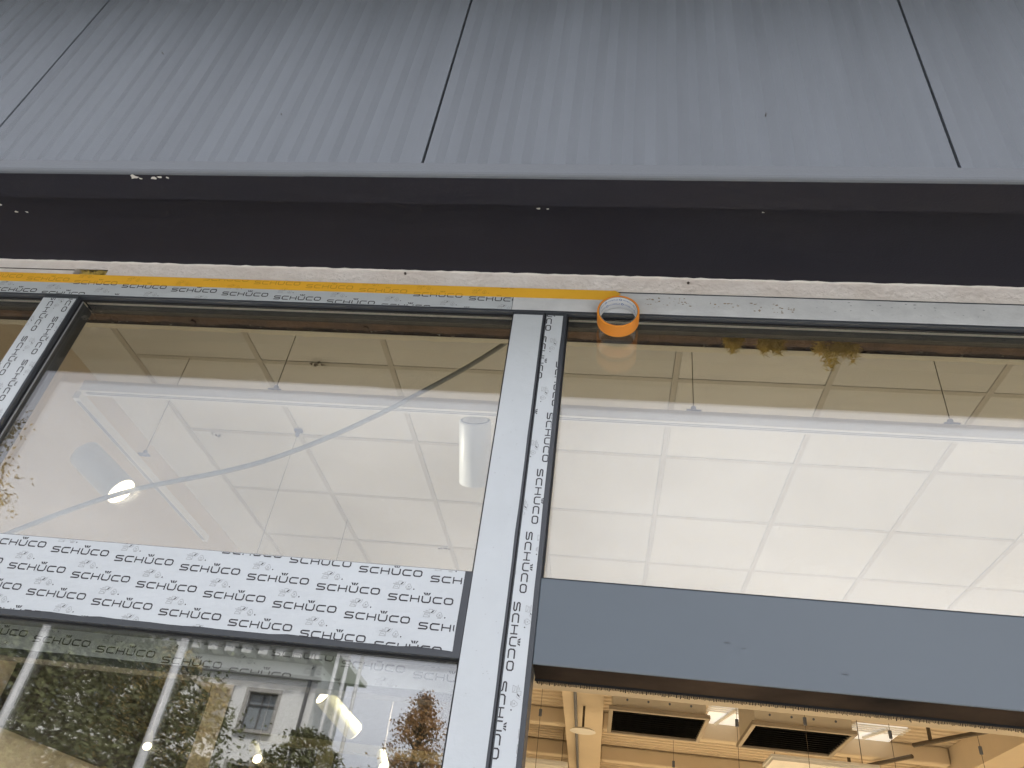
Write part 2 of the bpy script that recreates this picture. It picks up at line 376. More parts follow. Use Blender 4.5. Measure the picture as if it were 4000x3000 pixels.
# drip trims: a vertical face and a turned-in lip, two lengths meeting near the centre left
def drip(x0, x1, dy, dz):
    mb = MB(); y0 = PY - 0.006 + dy
    prof = [(y0, 2.914 + dz), (y0, 2.889 + dz), (y0 + 0.0012, 2.8848 + dz), (y0 + 0.0038, 2.8821 + dz), (y0 + 0.008, 2.881 + dz), (-0.256, 2.881 + dz), (-0.253, 2.885 + dz), (-0.253, 2.960)]
    for x in (x0, x1): mb.v += [(x, y, z) for y, z in prof]
    nP = len(prof)
    for k in (0, 1, 2, 3): mb.f.append((k, k + 1, nP + k + 1, nP + k))
    lipm = MB()
    for x in (x0, x1): lipm.v += [(x, y, z) for y, z in prof[4:]]
    for k in range(3): lipm.f.append((k, k + 1, 4 + k + 1, 4 + k))
    wbuild(lipm, 'trim_return', 'soffit', shop)  # same sheet as the trim face, its shade put into the darker colour
    mb.v += [(x0, y0 + 0.003, 2.9145 + dz), (x1, y0 + 0.003, 2.9145 + dz)]; mb.f.append((0, nP, 2 * nP + 1, 2 * nP))
    return wbuild(mb, 'drip_trim', 'trim', shop)
drip(-5, -0.604, 0, 0); drip(-0.604, 5, -0.0015, -0.001)
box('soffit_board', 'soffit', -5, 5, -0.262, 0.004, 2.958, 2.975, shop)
box('added_shade_eave', 'soffit', -5.5, 5.5, -0.60, 0.3, 3.67, 3.80, shop)  # unseen eave, added to darken the top of the panels
# plaster strip above the head profile, with a hole on the left
box('plaster_strip', 'plaster', -5, -1.29, 0.003, 0.05, 2.905, 2.958, shop)
box('plaster_strip', 'plaster', -1.29, -1.205, 0.003, 0.006, 2.9350, 2.958, shop)
box('plaster_strip', 'plaster', -1.205, 5, 0.003, 0.05, 2.905, 2.958, shop)
box('plaster_crack', 'darkbrown', -1.62, -1.29, 0.0015, 0.004, 2.9275, 2.9292, shop)
box('hole_back', 'darkbrown', -1.31, -1.18, 0.06, 0.07, 2.88, 2.96, shop)
# filler bead in the soffit joint: uneven
mb = MB(); xs = np.linspace(-2.4, 2.4, 320)
for i, x in enumerate(xs):
    h = 0.001 + 0.0016 * max(0, rng.normal(0.2, 0.5)); d = 0.002 + 0.003 * rng.random()
    mb.v += [(x, 0.0035, 2.958 - h), (x, 0.0035 - d, 2.9575), (x, 0.0035, 2.9585)]
    if i: a = 3 * i; mb.f += [(a - 3, a, a + 1, a - 2)]
wbuild(mb, 'filler_bead', 'chip', shop)
# screws in the plaster
for x, z in ((-0.481, 2.947), (0.146, 2.943)):
    wbuild(MB().tube([(x, 0.004, z), (x, -0.001, z)], 0.0026, 10), 'screw_head', 'wire', shop)
# bare chips on the soffit
def chip(x, y, z, r, ax='z'):
    k = random.randint(6, 9); P = []
    for i in range(k):
        t = 2 * math.pi * i / k; q = r * (0.45 + 0.75 * random.random())
        P.append((x + 1.6 * q * math.cos(t), y + q * math.sin(t), z) if ax == 'z' else (x + 1.6 * q * math.cos(t), y, z + q * math.sin(t)))
    if ax == 'z': P = P[::-1]
    return wbuild(MB().face(P), 'paint_chip', 'chip', shop)
for x, y, r in ((-0.955, -0.312, .006), (-0.942, -0.308, .003), (-0.915, -0.310, .005), (-0.90, -0.312, .004), (-0.885, -0.311, .003)): chip(x, y, 2.8788, r)
for x, y, r in ((-1.40, -0.175, .006), (-1.392, -0.170, .005), (-1.385, -0.182, .002), (-1.36, -0.150, .003), (-1.335, -0.150, .0025)): chip(x, y, 2.9570, r)
for x, r in ((-0.17, .003), (-0.15, .002), (0.27, .002)): chip(x, -0.1835, 2.9570, r)
for x, z in ((-0.709, 3.077), (0.26, 3.077), (-1.075, 3.32)):
    wbuild(MB().tube([(x, PY + .003, z), (x, PY - .0045, z)], [.0010, .0008], 8), 'panel_fixing', 'wire', shop)
# walls of the shop: left and right of the glazing, sides, back
box('wall', 'panel', -5, -3.05, 0.0, 0.28, 0, 2.905, shop)
box('wall', 'panel', 2.1, 5, 0.0, 0.28, 0, 2.905, shop)
box('upper_wall', 'wall', -5, 5, 0.055, 0.234, 2.97, 5.9, shop)

# ================================================================== interior shell
fl = box('floor', 'floor', -9, 9, 0.0, 19, -0.2, 0.0); tag(fl, kind='structure')
tag(box('wall_left', 'wall', -2.75, -2.53, 0.28, 4.15, 0.0, 3.9), kind='structure')
tag(box('wall_side', 'wall', -9.2, -9.0, 0.28, 19, 0.0, 5.9), kind='structure')
tag(box('wall_right', 'wall', 9.0, 9.2, 0.28, 19, 0.0, 5.9), kind='structure')
tag(box('wall_back', 'wall', -9.2, 9.2, 19, 19.2, 0.0, 5.9), kind='structure')
tag(box('wall_front', 'wall', -9.2, -5, 0.0, 0.28, 0.0, 5.9), kind='structure')
tag(box('wall_front', 'wall', 5, 9.2, 0.0, 0.28, 0.0, 5.9), kind='structure')
tag(box('dark_wall_panel', 'charcoal', -2.53, -2.49, 2.02, 3.77, 2.265, 2.86), 'charcoal panel mounted on the left interior wall behind the lower left pane', 'wall panel')

# lintel behind the head profile
lin = box('lintel', 'darkbrown', -5, 5, 0.07, 0.236, 2.955, 2.969); tag(lin, kind='structure')
mb = MB(); xs = np.linspace(-3, 3, 400)
for i, x in enumerate(xs):
    z = 2.9495 + 0.0012 * math.sin(x * 31) + 0.001 * rng.normal()
    mb.v += [(x, 0.168, z), (x, 0.207 + 0.0012 * rng.normal(), z + .0008)]
    if i: mb.f.append((2 * i - 2, 2 * i, 2 * i + 1, 2 * i - 1))
wbuild(mb, 'rust_strip', 'brown', lin)
mb = MB()
for i, x in enumerate(xs):
    z = 2.9525 + 0.001 * rng.normal()
    mb.v += [(x, 0.205, z), (x, 0.222 + 0.0008 * rng.normal(), z)]
    if i: mb.f.append((2 * i - 2, 2 * i, 2 * i + 1, 2 * i - 1))
wbuild(mb, 'foam_joint', 'darkbrown', lin)
mb = MB()                                   # ragged plaster tags hanging in the joint
for k in range(90):
    x = rng.uniform(-1.5, 1.6); y = rng.uniform(0.204, 0.219); s = rng.uniform(0.002, 0.0075)
    mb.face([(x - s * .7, y, 2.9515), (x + s * .6, y, 2.9515), (x + s * rng.uniform(-.6, .9), y - s * .5, 2.9515 - s * rng.uniform(.5, 1.3))])
tg = wbuild(mb, 'plaster_tags', 'cream', lin); tg['kind'] = 'stuff'
for x in (-0.62, -1.08): wbuild(MB().tube([(x, 0.197, 2.949), (x, 0.197, 2.944)], 0.007, 12), 'bolt_head', 'brown', lin)
mb = MB()
for i, x in enumerate(xs):
    e = 0.238 + 0.0022 * math.sin(x * 7) + 0.0016 * rng.normal()
    mb.v += [(x, 0.220, 2.9495), (x, e, 2.9495), (x, e, 2.962)]
    if i: a = 3 * i; mb.f += [(a - 3, a, a + 1, a - 2), (a - 2, a + 1, a + 2, a - 1)]
wbuild(mb, 'plasterboard_edge', 'cream', lin)

# mineral wool tufts
def tuft(name, x0, x1, ztop, zlow, y, label):
    mb = MB(); r = random.Random(int(x0 * 999))
    for k in range(1100):
        u = r.random(); x = x0 + (x1 - x0) * u
        prof = (0.45 + 0.55 * math.sin(u * 9 + x0 * 40)) * math.sin(math.pi * min(1, max(0.03, u))) ** 0.5
        z = ztop - (ztop - zlow) * r.random() * max(0.2, prof); yy = y + r.uniform(-.012, .02)
        a = r.uniform(0, 6.28); b = r.uniform(-1, .7); l = r.uniform(.006, .018); wd = r.uniform(.0004, .0014)
        d = Vector((math.cos(a) * math.cos(b), math.sin(a) * math.cos(b) * .6, math.sin(b))) * l; e = Vector((-d.z, 0.2 * l, d.x)).normalized() * wd
        P = Vector((x, yy, z)); mb.face([P - e, P + d - e * .3, P + d + e * .3, P + e])
    o = mb.build(name, 'wool'); tag(o, label, 'insulation', 'mineral wool tufts in the lintel joint'); return o
tuft('mineral_wool', 0.250, 0.282, 2.935, 2.905, .17, 'small yellow wool tuft hanging nearest the tape roll')
tuft('mineral_wool', 0.325, 0.375, 2.935, 2.892, .17, 'middle yellow wool tuft hanging from the lintel joint')
tuft('mineral_wool', 0.447, 0.535, 2.93, 2.850, .17, 'largest yellow wool tuft hanging low above the right pane')
tuft('mineral_wool', -1.285, -1.21, 2.945, 2.912, .028, 'yellow wool stuffed in the hole above the left mullion')

# suspended tile ceiling
ceil = empty('ceiling', (0, 0, 3.77)); tag(ceil, kind='structure')
GX = [0.2525 + 0.6215 * k for k in range(-4, 12)]; GY = [1.420 + 0.618 * k for k in range(-2, 7)]
GX[0] = -2.2335
tile_me = None
for i in range(len(GX) - 1):
    for j in range(len(GY) - 1):
        cx, cyy = (GX[i] + GX[i + 1]) / 2, (GY[j] + GY[j + 1]) / 2
        if tile_me is None:
            o = MB().box(-.297, .297, -.2955, .2955, 0.004, 0.02).build('ceiling_tile', 'tile', ceil); tile_me = o.data
        else:
            o = bpy.data.objects.new('ceiling_tile', tile_me); COL.objects.link(o); o.parent = ceil
        o.location = (cx, cyy, rng.normal() * .0006)
for x in GX: box('grid_bar', 'tbar', x - .012, x + .012, GY[0], GY[-1], 3.770, 3.795, ceil)
for y in GY:
    box('grid_bar', 'tbar', GX[0], GX[-1], y - .012, y + .012, 3.7715, 3.795, ceil)
box('ceiling_margin', 'tile', -2.53, GX[0] - .013, 0.28, 5.1, 3.768, 3.80, ceil)
box('ceiling_margin', 'tile', GX[0], 9, 0.28, GY[0] - .013, 3.768, 3.80, ceil)
box('ceiling_deck', 'wall', -9, 9, 0.28, 5.6, 3.83, 3.9, ceil)
bh = box('bulkhead', 'bulk', -2.53, 9, 5.20, 5.43, 3.55, 3.83); tag(bh, kind='structure')
mb = MB()
for (x, y) in ((-1.32, 1.405), (-1.03, 3.26), (-2.08, 2.05)):
    for k in range(9):
        a = random.random() * 6; s = .018
        P = Vector((x + random.uniform(-.03, .03), y + random.uniform(-.01, .01), 3.762)); mb.face([P, P + Vector((math.cos(a), math.sin(a), -.4)) * s, P + Vector((math.cos(a + 1), math.sin(a + 1), -.2)) * s])
wbuild(mb, 'ceiling_tape_scraps', 'wire', ceil)

# ================================================================== window frame assembly
frame = empty('window_frame', (0, 0, 0))
tag(frame, 'anthracite aluminium shop front frame partly covered in printed white film', 'window frame')
FD = 0.060
head = box('head_profile', 'dark', -3.05, 2.1, 0.0, 0.0155, 2.842, 2.9095, frame, 0.0012)
box('head_inner_profile', 'inner', -3.05, 2.1, 0.0445, 0.058, 2.842, 2.9055, frame)
box('head_rebate', 'rubber', -3.05, 2.1, 0.0158, 0.0442, 2.8575, 2.9055, frame)
def mull(x0, x1, z0=0.0, z1=2.8415):
    m_ = box('mullion_profile', 'dark', x0, x1, 0.0, FD - .002, z0, z1, frame, 0.0012); return m_
m_left = mull(-1.322, -1.2345); m_mid = mull(-0.2205, -0.1535); m_mid2 = mull(-0.1515, -0.1062); m_right = mull(1.96, 2.1); m_far = mull(-3.05, -2.93)
# centre joint groove between the two coupled mullions
box('mullion_joint', 'rubber', -0.1535, -0.1515, 0.003, FD - .004, 0.0, 2.8415, frame)
tr_l = box('transom_profile', 'dark', -1.2345, -0.2205, 0.0, FD - .004, 2.1085, 2.2535, frame, 0.0015)
tr_ll = box('transom_profile', 'dark', -2.93, -1.322, 0.0, FD - .004, 2.1085, 2.2535, frame, 0.0015)
tr_r = box('transom_cover', 'transom', -0.1062, 1.96, 0.0015, 0.0775, 2.1115, 2.2525, frame, 0.002)
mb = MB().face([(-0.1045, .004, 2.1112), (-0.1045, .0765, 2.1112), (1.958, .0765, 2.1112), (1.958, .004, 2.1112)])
wbuild(mb, 'cover_underside', 'painted_sheen', tr_r)
mb = MB()
xb = -0.1045
while xb < 1.955:                              # brush seal
    wd = rng.uniform(.0012, .0028); h = 0.0060 + abs(rng.normal()) * .0011
    mb.face([(xb, 0.0790, 2.114), (xb + wd, 0.0790, 2.114), (xb + wd * .8, 0.0790, 2.114 - h - .003), (xb + wd * .2, 0.0790, 2.114 - h - .003)]); xb += wd * 0.96
bs = wbuild(mb, 'brush_seal', 'brush', tr_r); bs['kind'] = 'stuff'
box('seal_carrier', 'rubber', -0.1062, 1.96, 0.0778, 0.0786, 2.108, 2.20, tr_r)
# smudges on the cover
for x, z, r in ((0.19, 2.172, .0025), (0.215, 2.165, .0015), (0.36, 2.14, .003)):
    k = 7; P = [(x + 2.2 * r * random.uniform(.5, 1) * math.cos(6.283 * i / k), 0.0009, z + .5 * r * random.uniform(.4, 1) * math.sin(6.283 * i / k)) for i in range(k)]
    wbuild(MB().face(P), 'smudge', 'smudge', tr_r)

# gaskets and insulating panes
def glazed(x0, x1, z0, z1, sunlit_left=False, gm='glass_o'):
    gs = MB(); t = 0.0035
    for (a, b, c, d) in ((x0, x1, z0, z0 + t), (x0, x1, z1 - t, z1), (x0, x0 + t, z0 + t, z1 - t), (x1 - t, x1, z0 + t, z1 - t)):
        gs.box(a, b, 0.0105, 0.0155, c, d)
    wbuild(gs, 'gasket', 'rubber', frame)
    if sunlit_left:
        wbuild(MB().box(x0 + t + .0002, x0 + t + .0022, 0.0125, 0.0152, z0 + t, z1 - t), 'sunlit_gasket_line', 'gasket_sunlit', frame)  # sunlight on the left gasket edge, put in as a pale strip
    box('glass_pane', gm, x0 - .006, x1 + .006, 0.0160, 0.0200, z0 - .006, z1 + .0155, frame)
    box('glass_pane', 'glass_i', x0 - .006, x1 + .006, 0.0400, 0.0440, z0 - .006, z1 + .0155, frame)
    sp_ = MB(); s = .0145
    sp_.box(x0 - .005, x1 + .005, 0.0203, 0.0397, z1 + .0122, z1 + .0152)
    sp_.box(x0 - .005, x1 + .005, 0.0203, 0.0397, z0 - .0058, z0 - .002)
    sp_.box(x0 - .0058, x0 - .002, 0.0203, 0.0397, z0 - .001, z1 + .005); sp_.box(x1 + .002, x1 + .0058, 0.0203, 0.0397, z0 - .001, z1 + .005)
    wbuild(sp_, 'spacer_bar', 'spacer', frame)
HZ = 2.8415
def rebate(x0, x1, z0, z1): pass
glazed(-1.2345, -0.2205, 2.2535, HZ, True)
glazed(-2.93, -1.322, 2.2535, HZ)
glazed(-0.1062, 1.96, 2.2535, HZ)
glazed(-1.2345, -0.2205, 0.02, 2.1085, gm='glass_l')
glazed(-2.93, -1.322, 0.02, 2.1085, gm='glass_l')

# films
fh = ragged_film('protective_film', 'film', -3.05, -0.2265, 2.8475, 2.9085, -0.0006, head, 0.0012, 0.03)
film_print(fh, (-1.1425, 2.8732), (-3.04, -0.2268, 2.8482, 2.9078), -0.0009)
fr_ = ragged_film('protective_film', 'film_dirty', -0.2255, 2.1, 2.8475, 2.9052, -0.0006, head, 0.0008, 0.05)
fr_['label'] = 'worn blank film with brown glue residue'
def blots(parent, m, n, rect, yf, smin, smax, name):
    mb = MB()
    for k in range(n):
        x, z = rng.uniform(rect[0], rect[1]), rng.uniform(rect[2], rect[3]); s = rng.uniform(smin, smax); kk = 6; a0 = rng.random() * 6
        P = [(x + 1.5 * s * rng.uniform(.4, 1) * math.cos(a0 + 6.283 * i / kk), yf - k * 1e-6, z + .8 * s * rng.uniform(.4, 1) * math.sin(a0 + 6.283 * i / kk)) for i in range(kk)]
        mb.face(P)
    o = wbuild(mb, name, m, parent); o['kind'] = 'stuff'; return o
blots(fr_, 'stain', 34, (0.055, 0.15, 2.873, 2.895), -0.0008, .0008, .003, 'glue_residue')
blots(fr_, 'stain', 14, (0.18, 0.25, 2.872, 2.888), -0.0008, .0008, .0028, 'glue_residue')
blots(fr_, 'stain', 30, (0.27, 0.36, 2.863, 2.888), -0.0008, .0008, .0028, 'glue_residue')
blots(fr_, 'scuff', 24, (0.40, 0.75, 2.865, 2.90), -0.0008, .0008, .003, 'glue_residue')
ft = ragged_film('protective_film', 'film', -1.2315, -0.233, 2.1180, 2.2520, -0.0006, tr_l, 0.0035, 0.03, 'br')
film_print(ft, (-0.8576, 2.2186), (-1.2310, -0.236, 2.1185, 2.2512), -0.0009)
fll = ragged_film('protective_film', 'film', -2.92, -1.326, 2.1180, 2.2520, -0.0006, tr_ll, 0.003, 0.03)
film_print(fll, (-0.8576, 2.2186), (-2.91, -1.33, 2.1185, 2.2512), -0.0009)
fm = ragged_film('protective_film', 'film_plain', -0.2195, -0.1575, 0.0, 2.834, -0.0006, m_mid, 0.0011, 0.05, 'tr')
fm['label'] = 'plain white film strip without print'
blots(fm, 'scuff', 70, (-0.215, -0.162, 1.9, 2.82), -0.0008, .0003, .0012, 'scuffs')
fm2 = ragged_film('protective_film', 'film', -0.1490, -0.1145, 0.0, 2.8335, -0.0006, m_mid2, 0.0012, 0.05, 'tr')
film_print(fm2, (-0.1254, 2.5839), (-0.1488, -0.1152, 1.6, 2.833), -0.0009, vertical=True)
fl_ = ragged_film('protective_film', 'film', -1.3205, -1.2375, 0.0, 2.834, -0.0006, m_left, 0.0018, 0.03, 'tr')
film_print(fl_, (-1.263, 2.777), (-1.3200, -1.2390, 1.6, 2.833), -0.0009, vertical=True)

# yellow tape strip on the head profile
tp = MB(); r = random.Random(4); xs_ = np.linspace(-3.05, -0.018, 90)
for i, x in enumerate(xs_):
    zt = 2.9105 + 0.0005 * math.sin(x * 3); zb = 2.8825 + 0.0006 * math.sin(x * 5 + 1)
    tp.v += [(x, -0.0016, zb), (x, -0.0016, zt), (x, -0.0013, zb), (x, -0.0013, zt)]
    if i:
        a = 4 * i; tp.f += [(a - 4, a, a + 1, a - 3), (a - 2, a - 1, a + 3, a + 2), (a - 4, a - 2, a + 2, a), (a - 3, a + 1, a + 3, a - 1)]
tape = tp.build('tape_strip', 'tape'); tag(tape, 'long yellow translucent tape strip stuck along the printed head film', 'tape')
film_print(tape, (-1.1425, 2.8732), (-3.04, -0.2268, 2.8832, 2.9085), -0.0019, inks=('print_tape', 'print_tape'))
b = MB().face([(-0.018, -0.0016, 2.8825), (-0.0125, -0.006, 2.8835), (0.004, -0.014, 2.8895), (-0.004, -0.006, 2.9035), (-0.0095, -0.0022, 2.9105), (-0.018, -0.0016, 2.9105)])
wbuild(b, 'folded_end', 'tape', tape)

# ================================================================== tape roll (axis square to the wall)
RC = Vector((0.0, 0.0, 2.823)); RW0, RW1 = -0.034, -0.0015; RO, RI, RCore = 0.0432, 0.0392, 0.0381
roll = empty('tape_roll', RC); tag(roll, 'orange roll of masking tape with white printed core', 'tape roll')
def ring(ro, ri, y0, y1, n=64):
    mb = MB()
    for k in range(n):
        t = 2 * math.pi * k / n; c, s = math.cos(t), math.sin(t)
        mb.v += [(ro * c, y0, ro * s), (ro * c, y1, ro * s), (ri * c, y1, ri * s), (ri * c, y0, ri * s)]
    for k in range(n):
        a, b_ = 4 * k, 4 * ((k + 1) % n)
        mb.f += [(a, a + 1, b_ + 1, b_), (a + 1, a + 2, b_ + 2, b_ + 1), (a + 2, a + 3, b_ + 3, b_ + 2), (a + 3, a, b_, b_ + 3)]
    return mb
wd_ = ring(RO, RI + .0002, RW0, RW1).build('tape_winding', 'orange', roll); bevel(wd_, .0008, 2)
for p_ in wd_.data.polygons: p_.use_smooth = False
ring(RI, RCore + .0001, RW0 + .0004, RW1 - .0004).build('cardboard_core', 'card', roll)
core = ring(RCore, RCore - .0003, RW0 + .0008, RW1 - .0008).build('core_paper', 'core', roll)
# printed core: STORCH with a round mark, two rows, upside down
def core_text():
    cu_ = bpy.data.curves.new('t', 'FONT'); cu_.body = 'STORCH'; cu_.size = 0.0060; cu_.resolution_u = 2
    to = bpy.data.objects.new('t', cu_); COL.objects.link(to)
    dg = bpy.context.evaluated_depsgraph_get(); me = bpy.data.meshes.new_from_object(to.evaluated_get(dg))
    V = [tuple(v.co) for v in me.vertices]; Fs = [tuple(p.vertices) for p in me.polygons]
    bpy.data.objects.remove(to); bpy.data.curves.remove(cu_)
    return V, Fs
tv, tf = core_text(); mb = MB(); rr = RCore - .0006
def wrap(a, h, yrow):                            # a: arc length from the row start, h: height across the tape
    th = a / rr
    return (rr * math.cos(th), yrow + h, rr * math.sin(th))
for yrow in (-0.0290, -0.0165):
    for deg in (35, 85, 135, 185, -15):
        base = math.radians(deg) * rr + (0.004 if yrow < -.02 else 0)
        i0 = len(mb.v)
        mb.v += [wrap(base + x, y, yrow) for x, y, _ in tv]; mb.f += [tuple(i0 + k for k in f_) for f_ in tf]
        cx_ = base - 0.0045
        for ro_, ri_ in ((.0030, .0018),):
            k = 16
            for q in range(k):
                t0, t1 = 6.2832 * q / k, 6.2832 * (q + 1) / k
                mb.face([wrap(cx_ + r_ * math.cos(t), r_ * math.sin(t) + .002, yrow) for r_, t in ((ro_, t0), (ro_, t1), (ri_, t1), (ri_, t0))])
mb.build('core_lettering', 'blue', roll)

# ================================================================== sliding door leaf parked behind the left sidelight
leaf = empty('sliding_door_leaf', (-0.72, 0.085, 0.0)); tag(leaf, 'parked sliding door leaf with printed film on its top rail, behind lower left pane', 'door')
rail = box('top_rail', 'dark', -1.30, -0.165, 0.0865, 0.124, 2.064, 2.150, leaf, 0.001)
box('side_stile', 'dark', -0.215, -0.165, 0.0870, 0.1235, 0.03, 2.0635, leaf)
box('side_stile', 'dark', -1.30, -1.25, 0.0870, 0.1235, 0.03, 2.0635, leaf)
box('bottom_rail', 'dark', -1.25, -0.215, 0.0870, 0.1235, 0.03, 0.13, leaf)
box('door_glass', 'glass_d', -1.245, -0.22, 0.102, 0.107, 0.125, 2.068, leaf)
lf = ragged_film('protective_film', 'film_leaf', -1.295, -0.17, 2.0765, 2.149, 0.0858, rail, 0.0012, 0.03)
film_print(lf, (-0.877, 2.085), (-1.29, -0.172, 2.0772, 2.148), 0.0855)

# ================================================================== interior fittings
def spot(name, rear, front, r, label, body='lamp', lit=True, rear_lit=False, energy=0, group='track spotlights', stem=None):
    rear, front = Vector(rear), Vector(front); d = (front - rear).normalized()
    e = empty(name, rear); tag(e, label, 'spotlight', group)
    wbuild(MB().tube([rear + d * .002, rear + d * .006, front - d * .006, front - d * .002], [r * .97, r, r, r * .97], 28), 'lamp_body', body, e, True)
    if not rear_lit:
        wbuild(MB().tube([rear, rear + d * .0019], [r * .90, r * .90], 28), 'rear_cap', 'slot', e)
        wbuild(MB().tube([rear - d * .0012, rear - d * .0002], [r * .80, r * .80], 28), 'rear_plate', body, e)
    if lit: wbuild(MB().tube([front - d * .0018, front + d * .001], [r * .90, r * .90], 28), 'lens', 'lens', e)
    if rear_lit: wbuild(MB().tube([rear - d * .001, rear + d * .0018], [r * .90, r * .90], 28), 'lens', 'lens', e)
    if stem: wbuild(MB().tube([stem, rear.lerp(front, .4)], 0.004, 8), 'stem', 'wire', e)
    if energy:
        ld = bpy.data.lights.new('lamp', 'SPOT'); ld.energy = energy; ld.color = (1.0, 0.93, 0.80); ld.spot_size = math.radians(120); ld.spot_blend = 0.6; ld.shadow_soft_size = r * .8
        lo = bpy.data.objects.new('lamp_light', ld); COL.objects.link(lo); lo.parent = e; lo.location = front + d * .01 - rear
        lo.rotation_euler = (-d).to_track_quat('Z', 'Y').to_euler()
    return e

def track(name, a, b_, label, wires=(), zc=3.77):
    a, b_ = Vector(a), Vector(b_); e = empty(name, a); tag(e, label, 'light track', 'white lighting tracks')
    alongx = abs(b_.x - a.x) > abs(b_.y - a.y); h = .018 if alongx else .013
    if alongx:
        wbuild(MB().box(a.x, b_.x, a.y - h, a.y + h, a.z, a.z + .045), 'rail', 'rail', e)
        for o_ in (-.007, .002, ): wbuild(MB().box(a.x + .02, b_.x - .02, a.y + o_, a.y + o_ + .0045, a.z - .0006, a.z - .0001), 'slot', 'slot', e)
    else:
        wbuild(MB().box(a.x - h, a.x + h, a.y, b_.y, a.z, a.z + .030), 'rail', 'rail', e)
        for o_ in (-.007, .002, ): wbuild(MB().box(a.x + o_, a.x + o_ + .0045, a.y + .02, b_.y - .02, a.z - .0006, a.z - .0001), 'slot', 'slot', e)
    for (x, y) in wires:
        wbuild(MB().tube([(x, y, a.z + .047), (x, y, zc)], 0.0014, 6), 'suspension_wire', 'wire', e)
        br = MB().box(x - .024, x + .024, y - .012, y + .012, a.z + .0455, a.z + .0495).tube([(x, y, a.z + .05), (x, y, a.z + .066)], .009, 10)
        wbuild(br, 'bracket', 'slot', e)
    return e
track('light_track', (-1.93, 0.915, 3.2), (2.4, 0.915, 3.2), 'white lighting track running along both upper panes', [(0.262, .905), (1.06, .905), (-1.195, .905)])
track('light_track', (-1.975, 0.95, 3.2), (-1.975, 2.16, 3.2), 'short white lighting track running into the room, upper left pane', [(-1.955, 1.42)])
track('light_track', (-2.45, 2.98, 3.10), (0.2, 2.98, 3.10), 'white lighting track behind the door rail carrying four lamps', [(-1.597, 2.976)])
spot('track_spotlight', (-0.476, 0.98, 3.219), (-0.476, 1.159, 3.069), .056, 'white cylinder spotlight seen from behind, beside the centre mullion', lit=False)
spot('track_spotlight', (-2.0, 1.156, 3.086), (-1.812, 1.2, 2.958), .058, 'glowing white cylinder spotlight behind the grey cable', energy=190)
spot('track_spotlight', (-1.406, 2.80, 2.691), (-1.254, 2.98, 2.574), .048, 'grey tube lamp glowing at both ends, below the door rail', 'olive', rear_lit=True, stem=(-1.36, 2.97, 3.1))
spot('track_spotlight', (-1.80, 3.05, 2.47), (-1.729, 2.98, 2.396), .026, 'small round glowing lamp at the bottom edge of the lower left pane', 'olive', stem=(-1.76, 2.98, 3.1))
spot('track_spotlight', (-2.40, 3.05, 2.47), (-2.34, 2.98, 2.394), .024, 'small glowing lamp at the white reflected pole', 'olive', stem=(-2.37, 2.98, 3.1))
spot('track_spotlight', (-1.11, 3.05, 2.50), (-1.065, 2.98, 2.428), .026, 'glowing lamp at the bottom edge near the centre mullion', 'olive', stem=(-1.09, 2.98, 3.1))
box('adapter', 'white', -.56, -.40, .90, .935, 3.185, 3.1988, None) if False else None
# hanging wires from the ceiling grid
for x, y, lab in ((-1.597, 1.975, 'thin wire dropping from a ceiling clip in the upper left pane'),):
    e = empty('hanging_wire', (x, y, 3.77)); tag(e, lab, 'wire')
    wbuild(MB().tube([(x, y, 3.768), (x, y, 2.3)], .0012, 6), 'wire', 'wire', e)
    wbuild(MB().box(x - .02, x + .02, y - .012, y + .012, 3.755, 3.769).box(x - .008, x + .008, y - .008, y + .008, 3.73, 3.7545), 'clip', 'slot', e)
# sagging cable
CP = [(0.05, 3.36), (-0.15, 3.145), (-.279, 3.009), (-.373, 2.916), (-.482, 2.829), (-.544, 2.776), (-.657, 2.698), (-.692, 2.676), (-.829, 2.596), (-1.015, 2.541), (-1.109, 2.512), (-1.214, 2.462), (-1.345, 2.388), (-1.55, 2.25)]
cb = bpy.data.curves.new('c', 'CURVE'); cb.dimensions = '3D'; s0 = cb.splines.new('NURBS'); s0.points.add(len(CP) - 1)
for k, (x, z) in enumerate(CP): s0.points[k].co = (x, 0.30, z, 1)
s0.use_endpoint_u = True; s0.order_u = 4; s0.resolution_u = 6; cb.bevel_depth = 0.0062; cb.bevel_resolution = 3
to = bpy.data.objects.new('c', cb); COL.objects.link(to); dg = bpy.context.evaluated_depsgraph_get()
me = bpy.data.meshes.new_from_object(to.evaluated_get(dg)); bpy.data.objects.remove(to); me.materials.clear(); me.materials.append(M['cable'])
cab = bpy.data.objects.new('cable', me); COL.objects.link(cab); tag(cab, 'grey cable sagging diagonally behind the upper left pane', 'cable')
for p_ in me.polygons: p_.use_smooth = True

# ================================================================== hall beyond the bulkhead
HZR = 5.45
roof = empty('hall_roof', (0, 12, HZR)); tag(roof, kind='structure')
mb = MB(); y = 5.6; k = 0
while y < 19:                                  # trapezoidal roof sheet, ribs along X
    prof = [(y, HZR), (y + .11, HZR), (y + .14, HZR + .05), (y + .19, HZR + .05), (y + .22, HZR)]
    for q in range(4): mb.face([(-9, prof[q][0], prof[q][1]), (-9, prof[q + 1][0], prof[q + 1][1]), (9, prof[q + 1][0], prof[q + 1][1]), (9, prof[q][0], prof[q][1])])
    y += .22
wbuild(mb, 'roof_sheet', 'hallroof', roof)
box('roof_deck', 'hallroof', -9.2, 9.2, 5.5, 19.2, HZR + .2, HZR + .3, roof)
bulk_up = box('bulkhead_upper', 'cream', -9, 9, 5.55, 5.60, 3.83, HZR + .15, roof)
box('girder', 'hallbeam', -0.565, 0.06, 5.65, 19, 4.98, HZR - .002, roof)
box('girder', 'hallbeam', -6.4, -5.9, 5.65, 19, 4.98, HZR - .002, roof)
box('girder', 'hallbeam', 5.95, 6.5, 5.65, 19, 4.98, HZR - .002, roof)
